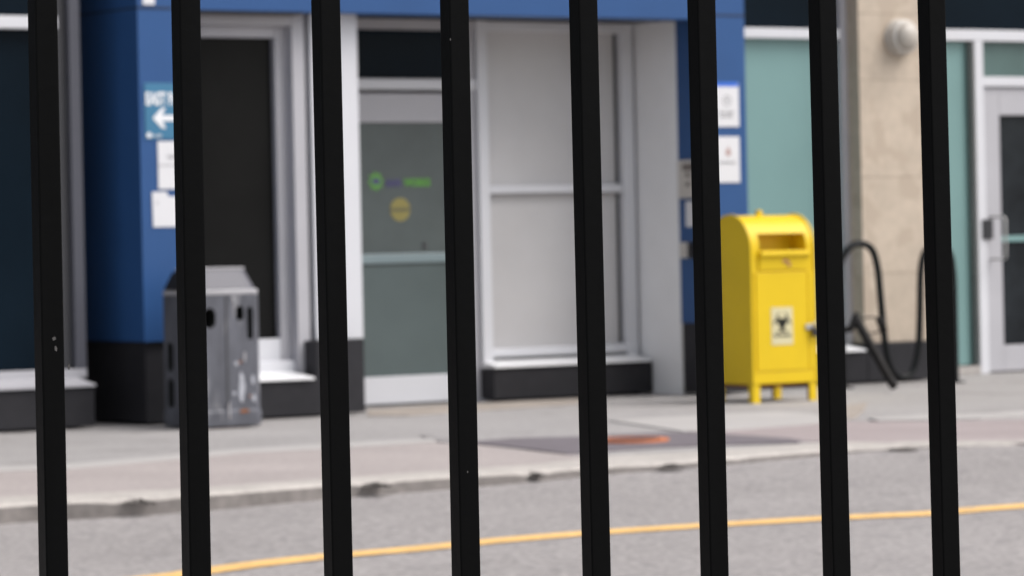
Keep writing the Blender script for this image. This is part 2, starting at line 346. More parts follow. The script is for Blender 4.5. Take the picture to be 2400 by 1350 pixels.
# leaf litter gathered in the kerb's broken notches
def litter(px, py, w_, h_, label):
    w_ *= .7; h_ *= .7
    p = gnd(px, py); mb = MB(); rr = random.Random(px)
    for _ in range(340):
        a = rr.uniform(0, 6.28); q = math.sqrt(rr.random())
        c = Vector((p.x + w_ * q * math.cos(a), p.y - 0.05 + h_ * q * math.sin(a), -0.018 + rr.uniform(0, 0.016) * (1 - q * q)))
        s_ = rr.uniform(0.006, 0.014); t = rr.uniform(0, 6.28); n = Vector((rr.uniform(-.7, .7), rr.uniform(-.7, .7), 1)).normalized()
        u = n.orthogonal().normalized(); u.rotate(Matrix.Rotation(t, 3, n)); v = n.cross(u)
        mb.face([c + u * s_, c + v * s_ * .5, c - u * s_, c - v * s_ * .5])
    tag(mb.build('leaf_litter', M['litter']), label, 'leaf litter', kind='stuff')
for a in ((305, 1166, .09, .22, 'dark leaf litter in the kerb notch nearest the left edge'), (868, 1129, .08, .15, 'dark leaf litter in the broken kerb below the entrance'), (1232, 1103, .055, .14, 'small dark clump of leaves on the kerb before the orange ring'), (1562, 1085, .085, .10, 'dark leaves lying in the kerb just past the orange ring'), (2100, 1047, .09, .14, 'dark leaves at the end of the dropped kerb')): litter(*a)
# orange ringed cover in the pavement
oc = gnd(1478, 1038); cv = thing('utility_cover', 'small round iron cover ringed with orange spray paint in the dark pavement patch', 'utility cover', (oc.x, oc.y, 0.008))
def ring_flat(r0, r1, z0, z1, n=40):
    mb = MB(); i0 = 0
    for k in range(n):
        a, b = 2 * math.pi * k / n, 2 * math.pi * (k + 1) / n
        P = lambda r, t, z: (oc.x + r * math.cos(t), oc.y + r * math.sin(t), z)
        mb.face([P(r0, a, z1), P(r1, a, z1), P(r1, b, z1), P(r0, b, z1)]); mb.face([P(r1, a, z0), P(r1, b, z0), P(r1, b, z1), P(r1, a, z1)])
        mb.face([P(r0, a, z0), P(r0, a, z1), P(r0, b, z1), P(r0, b, z0)])
    return mb
ring_flat(0.160, 0.205, 0.009, 0.022).build('painted_ring', M['orange'], cv)
MB().prism([(oc.x + .158 * math.cos(k * .2618), oc.y + .158 * math.sin(k * .2618), 0.009) for k in range(24)], [(oc.x + .158 * math.cos(k * .2618), oc.y + .158 * math.sin(k * .2618), 0.018) for k in range(24)]).build('iron_lid', M['cover'], cv)

# ------------------------------------------------------------------ the building
bld = thing('clinic_building', 'long building front with blue metal columns, dark plinths, recessed entrance and stone pier', 'building', (6, YF, 0))
def P(name, mb, m, parent=bld, bevel=0.0):
    if name == 'plinth': mb.v = [(v[0], v[1], max(v[2], .016)) for v in mb.v]   # the metal stops short of the ground
    return mb.build(name, M[m], parent, bevel=bevel)
Z1 = fz(1000, 33, YF)                      # underside of the blue header
xlc0, xlc1, xlc2 = None, fx(332, 500, YF), fx(462, 500, YF)      # left blue column: nearest edge, right edge
plz = 0.0
# left column: chamfered dark face turning back towards the left window, lit front face
cz0 = fz(300, 803, YF)
CH = 0.75; xch = fx(192, 400, YF + CH)
P('blue_column', MB().prism([(xch, YF + CH, cz0), (xlc1, YF, cz0), (xlc2, YF, cz0), (xlc2, YF + 0.9, cz0), (xch, YF + 0.9, cz0)],
                            [(xch, YF + CH, TOP), (xlc1, YF, TOP), (xlc2, YF, TOP), (xlc2, YF + 0.9, TOP), (xch, YF + 0.9, TOP)]), 'blue')
P('column_joint', MB().prism([(xch - .0, YF + CH - .004, fz(265, 21, YF + .1)), (xlc1, YF - 0.004, fz(332, 20, YF)), (xlc2, YF - 0.004, fz(332, 20, YF)), (xlc2, YF + .02, fz(332, 20, YF)), (xch, YF + CH + .02, fz(265, 21, YF + .1))],
                              [(xch - .0, YF + CH - .004, fz(265, 21, YF + .1) + .012), (xlc1, YF - 0.004, fz(332, 20, YF) + .012), (xlc2, YF - 0.004, fz(332, 20, YF) + .012), (xlc2, YF + .02, fz(332, 20, YF) + .012), (xch, YF + CH + .02, fz(265, 21, YF + .1) + .012)]), 'joint')
P('plinth', MB().prism([(fx(208, 950, YF + CH), YF + CH + .02, 0), (xlc1 + .02, YF + 0.03, 0), (xlc2, YF + 0.03, 0), (xlc2, YF + 0.9, 0), (fx(208, 950, YF + CH), YF + 0.9, 0)],
                       [(fx(208, 950, YF + CH), YF + CH + .02, cz0), (xlc1 + .02, YF + 0.03, cz0), (xlc2, YF + 0.03, cz0), (xlc2, YF + 0.9, cz0), (fx(208, 950, YF + CH), YF + 0.9, cz0)]), 'plinth')
# left window with plinth, sloping sill, rail and post
YL = YF + 0.24
lz = fz(100, 912, YF + 0.04)
xL0, xL1 = -8.0, fx(222, 930, YF + 0.04)
P('plinth', Bx(xL0, xL1, YF + 0.04, YF + 1.0, 0, lz), 'plinth', bevel=0.006)
def sill(x0, x1, ya, yb, z, rise, parent=bld, over=0.02, m='sill'):
    mb = MB(); mb.prism([(x0, ya - over, z + .004), (x1 + over, ya - over, z + .004), (x1, yb, z + .004), (x0, yb, z + .004)],
                        [(x0, ya - over, z + 0.018), (x1 + over, ya - over, z + 0.018), (x1, yb, z + rise), (x0, yb, z + rise)])
    return P('sill', mb, m, parent, 0.002)
lw_z0 = fz(100, 868, YL)
zr0, zr1 = fz(30, 66, YL), fz(30, 36, YL)
xm0, xm1 = fx(166, 300, YL), fx(192, 300, YL)
wl = P('window', Bx(xL0, xm1, YL + .09, YL + .11, lz, TOP), 'glass_navy'); wl['label'] = 'dark navy shop window at the left edge'
P('frame', Bx(xm0, xm1, YL, YL + .09, lz + .05, TOP - .01), 'frame_left', wl, 0.004)
P('frame', Bx(xm0 - .065, xm0 - .002, YL + .05, YL + .089, lz + .05, TOP - .01), 'seam_or_shade', wl, 0.003)
P('frame', Bx(xL0, xm0 - .067, YL + .012, YL + .088, zr0, zr1), 'white_metal', wl, 0.004)
P('frame', Bx(xL0, xm1 - .002, YL - .002, YL + .086, lz + .05, lw_z0), 'frame', wl, 0.004)
P('frame', Bx(xL0, xm0 - .067, YL + .014, YL + .084, 3.6, 3.68), 'white_metal', wl)
sill(xL0, xL1 - .02, YF + .04, YL + .0, lz, 0.055, wl, m='frame')
# blue header across the entrance, with the wall above
xh1 = fx(1652, 500, YF) - .001
P('header', Bx(xlc2, xh1, YF + .003, YF + 0.26, Z1, TOP), 'blue')
P('shade_strip_or_gap', Bx(xlc2, fx(712, 30, YF), YF + .02, YF + .26, Z1 - .016, Z1 - .001), 'seam_or_shade')  # the beam's shadow line, put in as a dark strip
P('soffit', Bx(xlc2, xh1, YF + .26, YR + .3, Z1 + .025, Z1 + .20), 'seam_or_shade')
zj = fz(1000, 33, YF) + 1.1
P('header_joint', Bx(xlc2, xh1 + .6, YF - .001, YF + .01, zj, zj + .012), 'joint')
# recessed window beside the bin
YW = YF + 0.18
wz = fz(680, 893, YF)
xp0, xp1 = fx(728, 500, YF), fx(846, 500, YF)          # white pillar
xpd0 = fx(747, 880, YF)
P('plinth', Bx(xlc2, xpd0, YF + .002, YR + .2, 0, wz), 'plinth', bevel=0.005)
P('plinth', Bx(xpd0 + .001, fx(855, 880, YF + .03), YF + .03, YR + .2, 0, fz(850, 795, YF)), 'plinth', bevel=0.005)
P('pillar', Bx(fx(738, 600, YF + .16), fx(846, 500, YF + .16), YF + .16, YR + .2, fz(850, 795, YF) + .001, Z1 + .03), 'white_metal', bevel=0.004)
win = P('window', Bx(xlc2, fx(648, 400, YW + .16), YW + .14, YW + .16, fz(560, 795, YW + .14), fz(560, 88, YW + .14)), 'glass_dark'); win['label'] = 'black glass window behind the litter bin'
xg = fx(642, 400, YW + .13); xo0 = fx(690, 400, YW); xo1 = fx(720, 400, YW)
P('frame', Bx(xg, xg + .10, YW + .085, YW + .17, wz, Z1 + .02), 'frame', win, 0.005)
P('frame', Bx(xg + .101, xo0 + .02, YW + .12, YW + .17, wz, Z1 + .02), 'frame', win, 0.003)
P('frame', Bx(xo0, xo1, YW, YW + .17, wz + .02, Z1 + .022), 'frame', win, 0.006)
P('frame', Bx(xo1, fx(738, 600, YF + .16) + .05, YW + .05, YW + .16, wz, Z1 + .02), 'seam_or_shade', win)
P('frame', Bx(xlc2, xg, YW + .087, YW + .17, fz(560, 88, YW + .09), Z1 + .018), 'frame', win, 0.004)
P('frame', Bx(xlc2, xo0, YW + .002, YW + .08, fz(560, 58, YW), Z1 + .016), 'frame', win, 0.004)
P('frame', Bx(xlc2, xg, YW + .088, YW + .17, wz, fz(560, 797, YW + .09)), 'white_metal', win, 0.004)
P('frame', Bx(xlc2, xo0 - .002, YW + .04, YW + .086, wz, fz(660, 846, YW + .04)), 'white_metal', win, 0.004)
sill(xlc2, fx(738, 885, YF) - .03, YF, YW + .05, wz, 0.05, win)
# interior wall closing the recess
P('wall', Bx(xlc2, fx(1760, 500, YF), YR + .22, YR + .4, 0, Z1 + .2), 'white_metal')
# entrance door and transom
dx0, dx1 = fx(760, 500, YR), fx(1112, 500, YR)
ds = 0.0
door = P('entrance_door', Bx(dx0, dx1, YR + .055, YR + .075, fz(950, 882, YR + .05), fz(950, 287, YR + .05)), 'glass_grey')
door['label'] = 'entrance door with grey frosted glass, decals and pale rails'
P('door_rail', Bx(dx0, dx1, YR + .03, YR + .08, .015, fz(950, 881, YR + .03)), 'white_metal', door, .004)
P('door_rail', Bx(dx0, dx1, YR + .03, YR + .08, fz(950, 287, YR + .03), fz(950, 219, YR + .03)), 'frame', door, .004)
P('door_stile', Bx(fx(1068, 500, YR + .03), dx1, YR + .028, YR + .082, .015, fz(950, 219, YR + .03)), 'frame', door, .004)
P('push_bar_or_reflection', Bx(dx0, fx(1066, 500, YR + .03), YR + .035, YR + .053, fz(940, 617, YR + .05), fz(940, 594, YR + .05)), 'push_bar_or_reflection', door, .006)
P('frosted_film', Bx(dx0, fx(1066, 500, YR + .03), YR + .0525, YR + .0545, fz(950, 881, YR + .05), fz(940, 622, YR + .05)), 'film', door)
P('keyhole_plate', Bx(fx(991, 575, YR + .05), fx(1000, 575, YR + .05), YR + .047, YR + .054, fz(995, 583, YR + .05), fz(995, 568, YR + .05)), 'seam_or_shade', door)
yd = YR + .053
# gear shaped emblem, two words and a round sticker on the glass
gx, gz = on_y(881, 425, yd); gp = []
for k in range(48):
    r_ = 0.058 if (k // 3) % 2 == 0 else 0.043
    gp.append((gx + r_ * math.cos(2 * math.pi * k / 48), gz + r_ * 1.1 * math.sin(2 * math.pi * k / 48)))
P('emblem', MB().prism([(a, yd - .001, b) for a, b in gp], [(a, yd, b) for a, b in gp]), 'logo_green', door)
P('emblem', MB().disc_y(gx, gz, yd - .003, yd - .0012, .020, sx=1.7), 'logo_blue', door)
text('decal_text', 'SAFE', fx(905, 436, yd), fz(905, 437, yd), yd - .0015, 0.062, M['logo_blue'], door, width=fx(940, 436, yd) - fx(905, 436, yd), bold=0.003)
text('decal_text', 'WORKS', fx(946, 436, yd), fz(946, 436, yd), yd - .0015, 0.066, M['logo_green'], door, width=fx(1008, 436, yd) - fx(946, 436, yd), bold=0.004)
sx_, sz_ = on_y(938, 491, yd)
P('round_sticker', MB().disc_y(sx_, sz_, yd - .001, yd, .078), 'logo_yellow', door)
P('sticker_band', Bx(sx_ - .077, sx_ + .077, yd - .003, yd - .0012, sz_ - .014, sz_ + .010), 'logo_olive', door)
tz0, tz1 = fz(950, 183, YR + .05), fz(950, 70, YR + .05)
tr = P('transom_window', Bx(dx0, fx(1112, 120, YR), YR + .05, YR + .07, tz0, tz1), 'glass_navy'); tr['label'] = 'dark glass pane above the entrance door'
P('frame', Bx(dx0, fx(1118, 200, YR), YR - .01, YR + .09, fz(950, 210, YR), fz(950, 185, YR)), 'white_metal', tr, .004)
P('frame', Bx(dx0, fx(1118, 60, YR), YR - .008, YR + .09, fz(950, 69, YR), Z1 + .024), 'frame', tr, .004)
xm_a, xm_b = fx(1126, 500, YR - .03), fx(1150, 500, YR - .03)
P('door_post', Bx(xm_a, xm_b, YR - .03, YR + .12, 0, Z1 + .023), 'white_metal', bld, .005)
P('door_post', Bx(xm_a - .06, xm_a - .001, YR + .005, YR + .12, 0, Z1 + .022), 'frame', bld, .004)
# white backed window beside the door
xq1 = fx(1488, 500, YR); xq0 = xm_b
xi0, xi1 = xm_b + .002, fx(1455, 500, YR + .04)
pz0, pz1 = fz(1300, 812, YR + .05), fz(1300, 75, YR + .05)
mz0, mz1 = fz(1300, 452, YR + .04), fz(1300, 434, YR + .04)
w2 = P('window', Bx(xi0, xi1 + .03, YR + .075, YR + .09, pz0, pz1), 'panel'); w2['label'] = 'tall white backed window with a thin rail across its middle'
P('frame', Bx(xi1, xq1, YR - .012, YR + .10, pz0 - .08, Z1 + .021), 'white_metal', w2, .006)
P('frame', Bx(xi0, xi1, YR - .01, YR + .10, pz1, Z1 + .02), 'white_metal', w2, .006)
P('frame', Bx(xi0, xi1 - .001, YR + .01, YR + .07, mz0, mz1), 'white_metal', w2, .004)
P('frame', Bx(xi0, xi1 - .001, YR - .008, YR + .098, fz(1300, 832, YR), pz0), 'white_metal', w2, .006)
P('gasket_or_shade', Bx(xi1 - .015, xi1 - .003, YR + .05, YR + .073, pz0 + .01, mz0 - .01), 'seam_or_shade', w2)  # jamb shadow on the panel drawn as a dark strip, here and above the rail
P('gasket_or_shade', Bx(xi1 - .015, xi1 - .003, YR + .05, YR + .073, mz1 + .01, pz1 - .01), 'seam_or_shade', w2)
P('gasket_or_shade', Bx(xi0 + .03, xi1 - .024, YR + .05, YR + .073, mz0 - .012, mz0 - .001), 'frame', w2)
YPW = YR - .16
pw = fz(1340, 856, YPW)
P('plinth', Bx(fx(1158, 900, YPW), fx(1530, 900, YPW), YPW, YR + .1, 0, pw), 'plinth', bevel=.005)
sill(fx(1158, 900, YPW) + .0, fx(1518, 850, YPW), YPW, YR - .012, pw, 0.05, w2)
# right jamb of the recess and right blue column
xcR = fx(1652, 500, YF); xcR1 = fx(1752, 400, YF)
_d = ray(1592, 500); ymid = xcR / _d.x * _d.y
P('jamb', Bx(xcR - .006, xcR + .06, ymid + .002, YR + .21, 0, Z1 + .015), 'sill', bld, .004)

P('shade_strip_or_gap', Bx(xq1 + .001, xcR, YR + .03, YR + .2, 0, Z1 + .01), 'seam_or_shade')
cz1 = fz(1620, 758, YF + .15)
P('blue_column', Bx(xcR, xcR1, YF, ymid + .002, cz1, TOP), 'blue', bld, .004)
P('plinth', Bx(xcR + .01, xcR1 - .01, YF + .02, ymid, 0, cz1), 'plinth')
P('column_joint', Bx(xcR - .002, xcR1 + .002, YF - .003, YF + .03, fz(1700, 38, YF), fz(1700, 38, YF) + .012), 'joint')
# teal window right of the column
YT = 19.62; YP = 19.42
tb = fz(1990, 826, YP)
xt1 = fx(1976, 400, YT); xt2 = fx(2000, 400, YT)
xs0, xs1, YS = fx(2016, 300, 19.48), fx(2208, 300, 19.48), 19.48
P('plinth', Bx(xcR1 - .2, fx(2034, 860, YP), YP, YT + .4, 0, tb), 'plinth', bevel=.005)
P('plinth', Bx(fx(2034, 860, YP) + .001, fx(2212, 860, YP), YP - .002, YT + .4, 0, fz(2100, 803, YP)), 'plinth', bevel=.005)
w3 = P('window', Bx(xcR1 - .2, xt2, YT + .07, YT + .09, tb, fz(1850, 86, YT)), 'glass_teal'); w3['label'] = 'frosted teal window behind the yellow sharps bin'
rz0, rz1 = fz(1850, 90, YT), fz(1850, 66, YT)
P('pane', Bx(xcR1 - .2, xt2, YT + .07, YT + .09, rz1, TOP), 'glass_navy', w3)
P('frame', Bx(xcR1 - .2, xt1, YT, YT + .095, rz0, rz1), 'white_metal', w3, .004)
P('frame', Bx(xt1, xt2, YT - .004, YT + .10, tb, TOP), 'frame', w3, .006)
P('frame', Bx(xt2 + .001, xs0 + .06, YT + .01, YT + .10, tb, TOP), 'bronze', w3)
sill(xcR1 - .2, fx(2022, 830, YP), YP, YT, tb, .05, w3)
# stone pier
pier = P('stone_pier', Bx(xs0, xs1, YS, YT + .5, fz(2100, 803, YP) + .001, TOP), 'stone', bld, .006)
for py_ in (188, 290, 415, 520, 640, 722, 33):
    z_ = fz(2090, py_, YS); 
    if py_ in (188, 33, 415, 640): P('stone_joint', Bx(xs0 + .002, xs1 - .002, YS - .0015, YS + .004, z_, z_ + .005), 'stone_joint', pier)
# side light and right door
YD = 19.95
xd0, xd1 = fx(2291, 500, YD), fx(2311, 500, YD)
w4 = P('window', Bx(xs1 - .3, xd0, YD + .06, YD + .08, fz(2260, 856, YD), fz(2260, 96, YD)), 'glass_teal'); w4['label'] = 'narrow frosted teal side light between stone pier and right door'
P('frame', Bx(xs1 - .3, xd0 + 2.4, YD - .003, YD + .09, fz(2300, 96, YD), fz(2300, 70, YD)), 'white_metal', w4, .004)
P('pane', Bx(xs1 - .3, 22, YD + .06, YD + .08, fz(2300, 69, YD), TOP), 'glass_navy', w4)
P('frame', Bx(xd0, xd1, YD - .005, YD + .10, 0, fz(2300, 97, YD)), 'white_metal', w4, .004)
P('frame', Bx(xd0 - .035, xd0 - .001, YD + .02, YD + .058, fz(2260, 856, YD), fz(2260, 97, YD)), 'glass_grey', w4)
P('sill', Bx(xs1 - .3, xd0 - .03, YD - .04, YD + .2, 0, fz(2260, 859, YD)), 'pale', w4, .004)
xe = xd1 + 1.0
rd = P('right_door', Bx(fx(2338, 500, YD + .05), xe - .10, YD + .05, YD + .065, fz(2380, 806, YD + .04), fz(2380, 270, YD + .04)), 'glass_door')
rd.name = 'glazed_door'; OFF['glazed_door'] = OFF['right_door']; rd['label'] = 'aluminium door with dark glass and pull handle at the right edge'
xst = fx(2345, 500, YD + .03)
P('door_stile', Bx(xd1 + .004, xst, YD + .02, YD + .08, .012, fz(2350, 206, YD + .02)), 'frame', rd, .004)
P('door_stile', Bx(xe - .12, xe, YD + .02, YD + .08, .012, fz(2350, 206, YD + .02)), 'frame', rd, .004)
P('door_rail', Bx(xst + .001, xe - .121, YD + .021, YD + .08, fz(2380, 270, YD + .02), fz(2350, 206, YD + .02) - .001), 'frame', rd, .004)
P('door_rail', Bx(xst + .001, xe - .121, YD + .021, YD + .08, .012, fz(2380, 808, YD + .02)), 'frame', rd, .004)
P('push_bar_or_reflection', Bx(xst + .001, xe - .121, YD + .03, YD + .048, fz(2385, 566, YD + .04), fz(2385, 552, YD + .04)), 'glass_teal', rd, .003)  # reflection band in the glass, put in as a teal strip
P('lock_plate', Bx(fx(2301, 540, YD), fx(2325, 540, YD), YD - .016, YD + .018, fz(2313, 561, YD), fz(2313, 514, YD)), 'black_plate', rd, .003)
hx = fx(2330, 560, YD - .02); hz0, hz1 = fz(2350, 607, YD - .06), fz(2350, 508, YD - .06)
hp = [(hx, YD + .02, hz0), (hx, YD - .04, hz0), (hx + .015, YD - .062, hz0 + .005), (hx + .03, YD - .07, hz0 + .03)]
def arc_pull():
    y2 = YD - .155; x2 = hx
    pts = [(x2, YD + .02, hz0), (x2, y2 + .03, hz0), (x2, y2 + .008, hz0 + .008), (x2, y2, hz0 + .03), (x2, y2, hz1 - .03), (x2, y2 + .008, hz1 - .008), (x2, y2 + .03, hz1), (x2, YD + .02, hz1)]
    return MB().tube(pts, .009, 10)
P('pull_handle', arc_pull(), 'steel', rd)
P('frame', Bx(xd1 + .001, xe + .06, YD - .002, YD + .09, fz(2350, 203, YD), fz(2350, 180, YD)), 'white_metal', w4, .004)
P('pane', Bx(xd1, xe + .06, YD + .05, YD + .07, fz(2350, 179, YD), fz(2350, 97, YD)), 'glass_teal_dim', w4)
P('frame', Bx(xe + .004, xe + .06, YD - .004, YD + .10, 0, fz(2350, 204, YD)), 'white_metal', w4, .004)
P('wall', Bx(xe + .061, xe + 9, YD - .2, YD + .4, 0, TOP), 'stone')
P('wall', Bx(xs1 - .4, xe + .1, YD + .12, YD + .3, 0, TOP), 'seam_or_shade')
P('wall', Bx(-8, xe + 9, YD + .45, YD + 8, 0, TOP), 'brick')
P('parapet', Bx(-8, xe + 9, YF - .02, YD + 8, TOP + .002, TOP + .35), 'brick')

# ------------------------------------------------------------------ signs and notices
def board(name, label, cat, px0, px1, py0, py1, y, m, group=None, th=.004, bevel=0.001, x1=None):
    x0, x_1 = fx(px0, (py0 + py1) / 2, y), (fx(px1, (py0 + py1) / 2, y) if x1 is None else x1)
    z1_, z0_ = fz((px0 + px1) / 2, py0, y), fz((px0 + px1) / 2, py1, y)
    t = thing(name, label, cat, ((x0 + x_1) / 2, y, z0_), group)
    Bx(x0, x_1, y - th, y - .0005, z0_, z1_).build('board' if 'sign' in name else 'sheet', M[m], t, bevel=bevel)
    return t, x0, x_1, z0_, z1_
ysn = YF - .002
t, x0, x1, z0, z1 = board('wall_sign', 'teal direction sign with white arrow on the left blue column', 'sign', 339, 452, 195, 326, ysn, 'sign_teal')
text('sign_text', 'EAST PARK', fx(341, 243, ysn), fz(370, 245, ysn), ysn - .005, .105, M['white_ink'], t, width=x1 - x0 - .02, bold=.004)
ax0, ax1, az = fx(357, 277, ysn), fx(430, 277, ysn), fz(380, 277, ysn)
L_ = .062
arrow = [(ax0, az), (ax0 + L_, az + L_), (ax0 + L_ + .028, az + L_), (ax0 + L_ + .0, az + .018), (ax1, az + .018), (ax1, az - .018), (ax0 + L_, az - .018), (ax0 + L_ + .028, az - L_), (ax0 + L_, az - L_)]
am = MB()
for q in ([arrow[0], arrow[8], arrow[7], arrow[6], arrow[3], arrow[2], arrow[1]], [arrow[3], arrow[6], arrow[5], arrow[4]]):
    am.prism([(a, ysn - .0062, b) for a, b in q], [(a, ysn - .0045, b) for a, b in q])
am.build('arrow', M['white_ink'], t)
e = MB().disc_y(fx(349, 317, ysn), fz(349, 317, ysn), ysn - .006, ysn - .0045, .017); e.build('logo_mark', M['white_ink'], t)
text('sign_small_text', 'health', fx(358, 320, ysn), fz(358, 321, ysn), ysn - .005, .026, M['white_ink'], t)
t, x0, x1, z0, z1 = board('notice_sheet', 'white notice taped just below the teal arrow sign', 'notice', 370, 445, 331, 443, ysn, 'paper', 'notices on the columns', bevel=0)
Bx(x0, x1, ysn - .0052, ysn - .0042, z0 + .143, z0 + .148).build('printed_line', M['grey_ink'], t)
text('printed_text', 'NOTICE', fx(392, 372, ysn), fz(392, 372, ysn), ysn - .005, .035, M['grey_ink'], t)
x0 = fx(358, 490, ysn); x1 = fx(440, 490, ysn); z1 = fz(380, 449, ysn); z0 = fz(380, 532, ysn)
t = thing('notice_sheet', 'lower white notice with a notched top edge on the left blue column', 'notice', ((x0 + x1) / 2, ysn, z0), 'notices on the columns')
xn = fx(394, 460, ysn)
pp = [(x0, z0), (x1, z0), (x1, z1 - .03), (xn, z1 - .03), (xn - .012, z1), (x0 - .004, z1 - .002)]
MB().prism([(a, ysn - .004, b) for a, b in pp], [(a, ysn - .0005, b) for a, b in pp]).build('sheet', M['paper'], t)
text('printed_text', 'e', fx(366, 474, ysn), fz(366, 478, ysn), ysn - .005, .03, M['grey_ink'], t)
t, x0, x1, z0, z1 = board('wall_sign', 'white edge of a sign cut by the top of the photo above the teal sign', 'sign', 333, 361, -90, 11, ysn, 'paper')
t, x0, x1, z0, z1 = board('notice_sheet', 'white notice with blue header and round emblem on the right blue column', 'notice', 1663, 1731, 193, 297, ysn, 'paper', 'notices on the columns', bevel=0)
zb = fz(1700, 203, ysn)
Bx(x0, x1 - .004, ysn - .0055, ysn - .0042, zb, z1 + .001).build('header_strip', M['paper_blue'], t)
cx_, cz_ = on_y(1703, 236, ysn)
mb = MB()
def annulus(mb, cx, cz, r0, r1, y0, y1, a0=0, a1=2 * math.pi, n=30):
    for k in range(n):
        a, b = a0 + (a1 - a0) * k / n, a0 + (a1 - a0) * (k + 1) / n
        q = [(cx + r0 * math.cos(a), cz + r0 * math.sin(a)), (cx + r1 * math.cos(a), cz + r1 * math.sin(a)), (cx + r1 * math.cos(b), cz + r1 * math.sin(b)), (cx + r0 * math.cos(b), cz + r0 * math.sin(b))]
        mb.face([(u, y0, v) for u, v in q])
annulus(mb, cx_, cz_, .030, .036, ysn - .005, 0); annulus(mb, cx_, cz_ - .004, .0, .016, ysn - .005, 0, 0.2, 2.9)
mb.build('printed_emblem', M['grey_ink'], t)
text('printed_text', 'PLEASE', fx(1685, 263, ysn), fz(1685, 266, ysn), ysn - .005, .026, M['grey_ink'], t, width=.12)
text('printed_text', 'NO ENTRY', fx(1687, 273, ysn), fz(1687, 276, ysn), ysn - .005, .024, M['grey_ink'], t, width=.11)
t, x0, x1, z0, z1 = board('notice_sheet', 'white notice with reddish drop emblem, lower one on the right blue column', 'notice', 1664, 1733, 320, 428, ysn, 'paper', 'notices on the columns', bevel=0)
cx_, cz_ = on_y(1706, 355, ysn)
dp = [(cx_ + .022 * math.cos(a), cz_ - .008 + .024 * math.sin(a)) for a in [math.pi * (.15 - 1.3 * k / 14) for k in range(15)]] + [(cx_ + .004, cz_ + .036)]
MB().prism([(a, ysn - .0055, b) for a, b in dp], [(a, ysn - .0042, b) for a, b in dp]).build('printed_emblem', M['red_ink'], t)
text('printed_text', 'INFORMATION', fx(1686, 380, ysn), fz(1686, 384, ysn), ysn - .005, .022, M['grey_ink'], t, width=.13)
# things fixed to the column's left flank (facing the entrance): placed by their height and distance along it
xfl = xcR
def flank(name, label, cat, pxa, pxb, py0, py1, th, m, grp=None):
    # intersect with the plane x = xfl
    def yz(px, py):
        d = ray(px, py); k = xfl / d.x; return d.y * k, H + d.z * k
    ya, _ = yz(pxa, (py0 + py1) / 2); yb, _ = yz(pxb, (py0 + py1) / 2)
    z1_ = yz(pxa, py0)[1]; z0_ = yz(pxa, py1)[1]
    t = thing(name, label, cat, (xfl, (ya + yb) / 2, z0_), grp)
    Bx(xfl - th, xfl - .001, min(ya, yb), max(ya, yb), z0_, z1_).build('face_plate' if th > .01 else 'sheet', M[m], t, bevel=.002 if th > .01 else 0)
    return t, min(ya, yb), max(ya, yb), z0_, z1_
t, ya, yb, z0, z1 = flank('intercom', 'grey intercom panel on the shaded side of the right blue column', 'intercom', 1598, 1640, 376, 465, .035, 'lamp_ring')
for i, zz in enumerate((.55, .30)):
    Bx(xfl - .040, xfl - .0345, yb - .14, yb - .10, z0 + (z1 - z0) * zz, z0 + (z1 - z0) * zz + .03).build('button', M['bronze'], t)
Bx(xfl - .038, xfl - .0348, yb - .20, yb - .06, z0 + (z1 - z0) * .72, z0 + (z1 - z0) * .9).build('speaker_grille', M['bronze'], t)
t = flank('notice_sheet', 'small pale notice under the grey intercom', 'notice', 1608, 1634, 472, 532, .004, 'paper')[0]
t, ya, yb, z0, z1 = flank('card_reader', 'small white and black card reader low on the column side', 'card reader', 1601, 1630, 568, 605, .03, 'lamp_ring')
Bx(xfl - .036, xfl - .0005, ya, yb - .10, z0 + .001, z1 - .001).build('reader_face', M['black_plate'], t)

# ------------------------------------------------------------------ wall lamp
lx, lzz = on_y(2106, 88, YS)
lamp = thing('wall_lamp', 'round bulkhead lamp with a pale ring high on the beige stone pier', 'lamp', (lx, YS, lzz))
MB().disc_y(lx, lzz, YS - .03, YS, .132, .132, 40).build('backplate', M['lamp_ring'], lamp, bevel=.006)
rm_ = MB(); rings = []
for y_, r_ in ((-.03, .12), (-.075, .125), (-.095, .118), (-.10, .105)):
    rings.append([(lx + r_ * math.cos(k * math.pi / 20), YS + y_, lzz + r_ * math.sin(k * math.pi / 20)) for k in range(40)])
rm_.loft(rings, True).build('ring', M['lamp_ring'], lamp)
rings = []
for k2 in range(9):
    a = k2 / 8 * math.pi / 2 * .97; rings.append([(lx + .10 * math.cos(a) * math.cos(k * math.pi / 20), YS - .1005 - .065 * math.sin(a), lzz + .10 * math.cos(a) * math.sin(k * math.pi / 20)) for k in range(40)])
MB().loft(rings, True).build('dome', M['lamp_dome'], lamp)

# ------------------------------------------------------------------ yellow sharps bin
p = gnd(1768, 946); bx0, by0 = p.x, p.y
W_, D_ = .515, .44
bcx = bx0 + W_ / 2 - .008
sb = thing('sharps_bin', 'yellow metal sharps disposal bin with rounded top, slot and biohazard label', 'disposal bin', (bcx, by0 + D_ / 2, 0))
BX0, BX1 = bcx - W_ / 2, bcx + W_ / 2
HT = 1.215; rr_ = D_ / 2; zc = HT - rr_
prof = [(by0, .122), (by0 + D_, .122), (by0 + D_, zc)] + [(by0 + rr_ + rr_ * math.cos(a), zc + rr_ * math.sin(a)) for a in [math.pi * k / 20 for k in range(1, 20)]] + [(by0, zc)]
mb = MB(); mb.prism([(BX0, a, b) for a, b in prof], [(BX1, a, b) for a, b in prof])
body = mb.build('body', M['yellow'], sb)
def shade_arc(o):
    for pl in o.data.polygons:
        n = pl.normal
        if abs(n.x) < .5 and abs(n.z) > .05 and pl.center.z > .3: pl.use_smooth = False
cut(body, Bx(bcx - .185, bcx + .195, by0 - .05, by0 + .17, .985, 1.095))
body.modifiers.new('bevel', 'BEVEL').width = .004
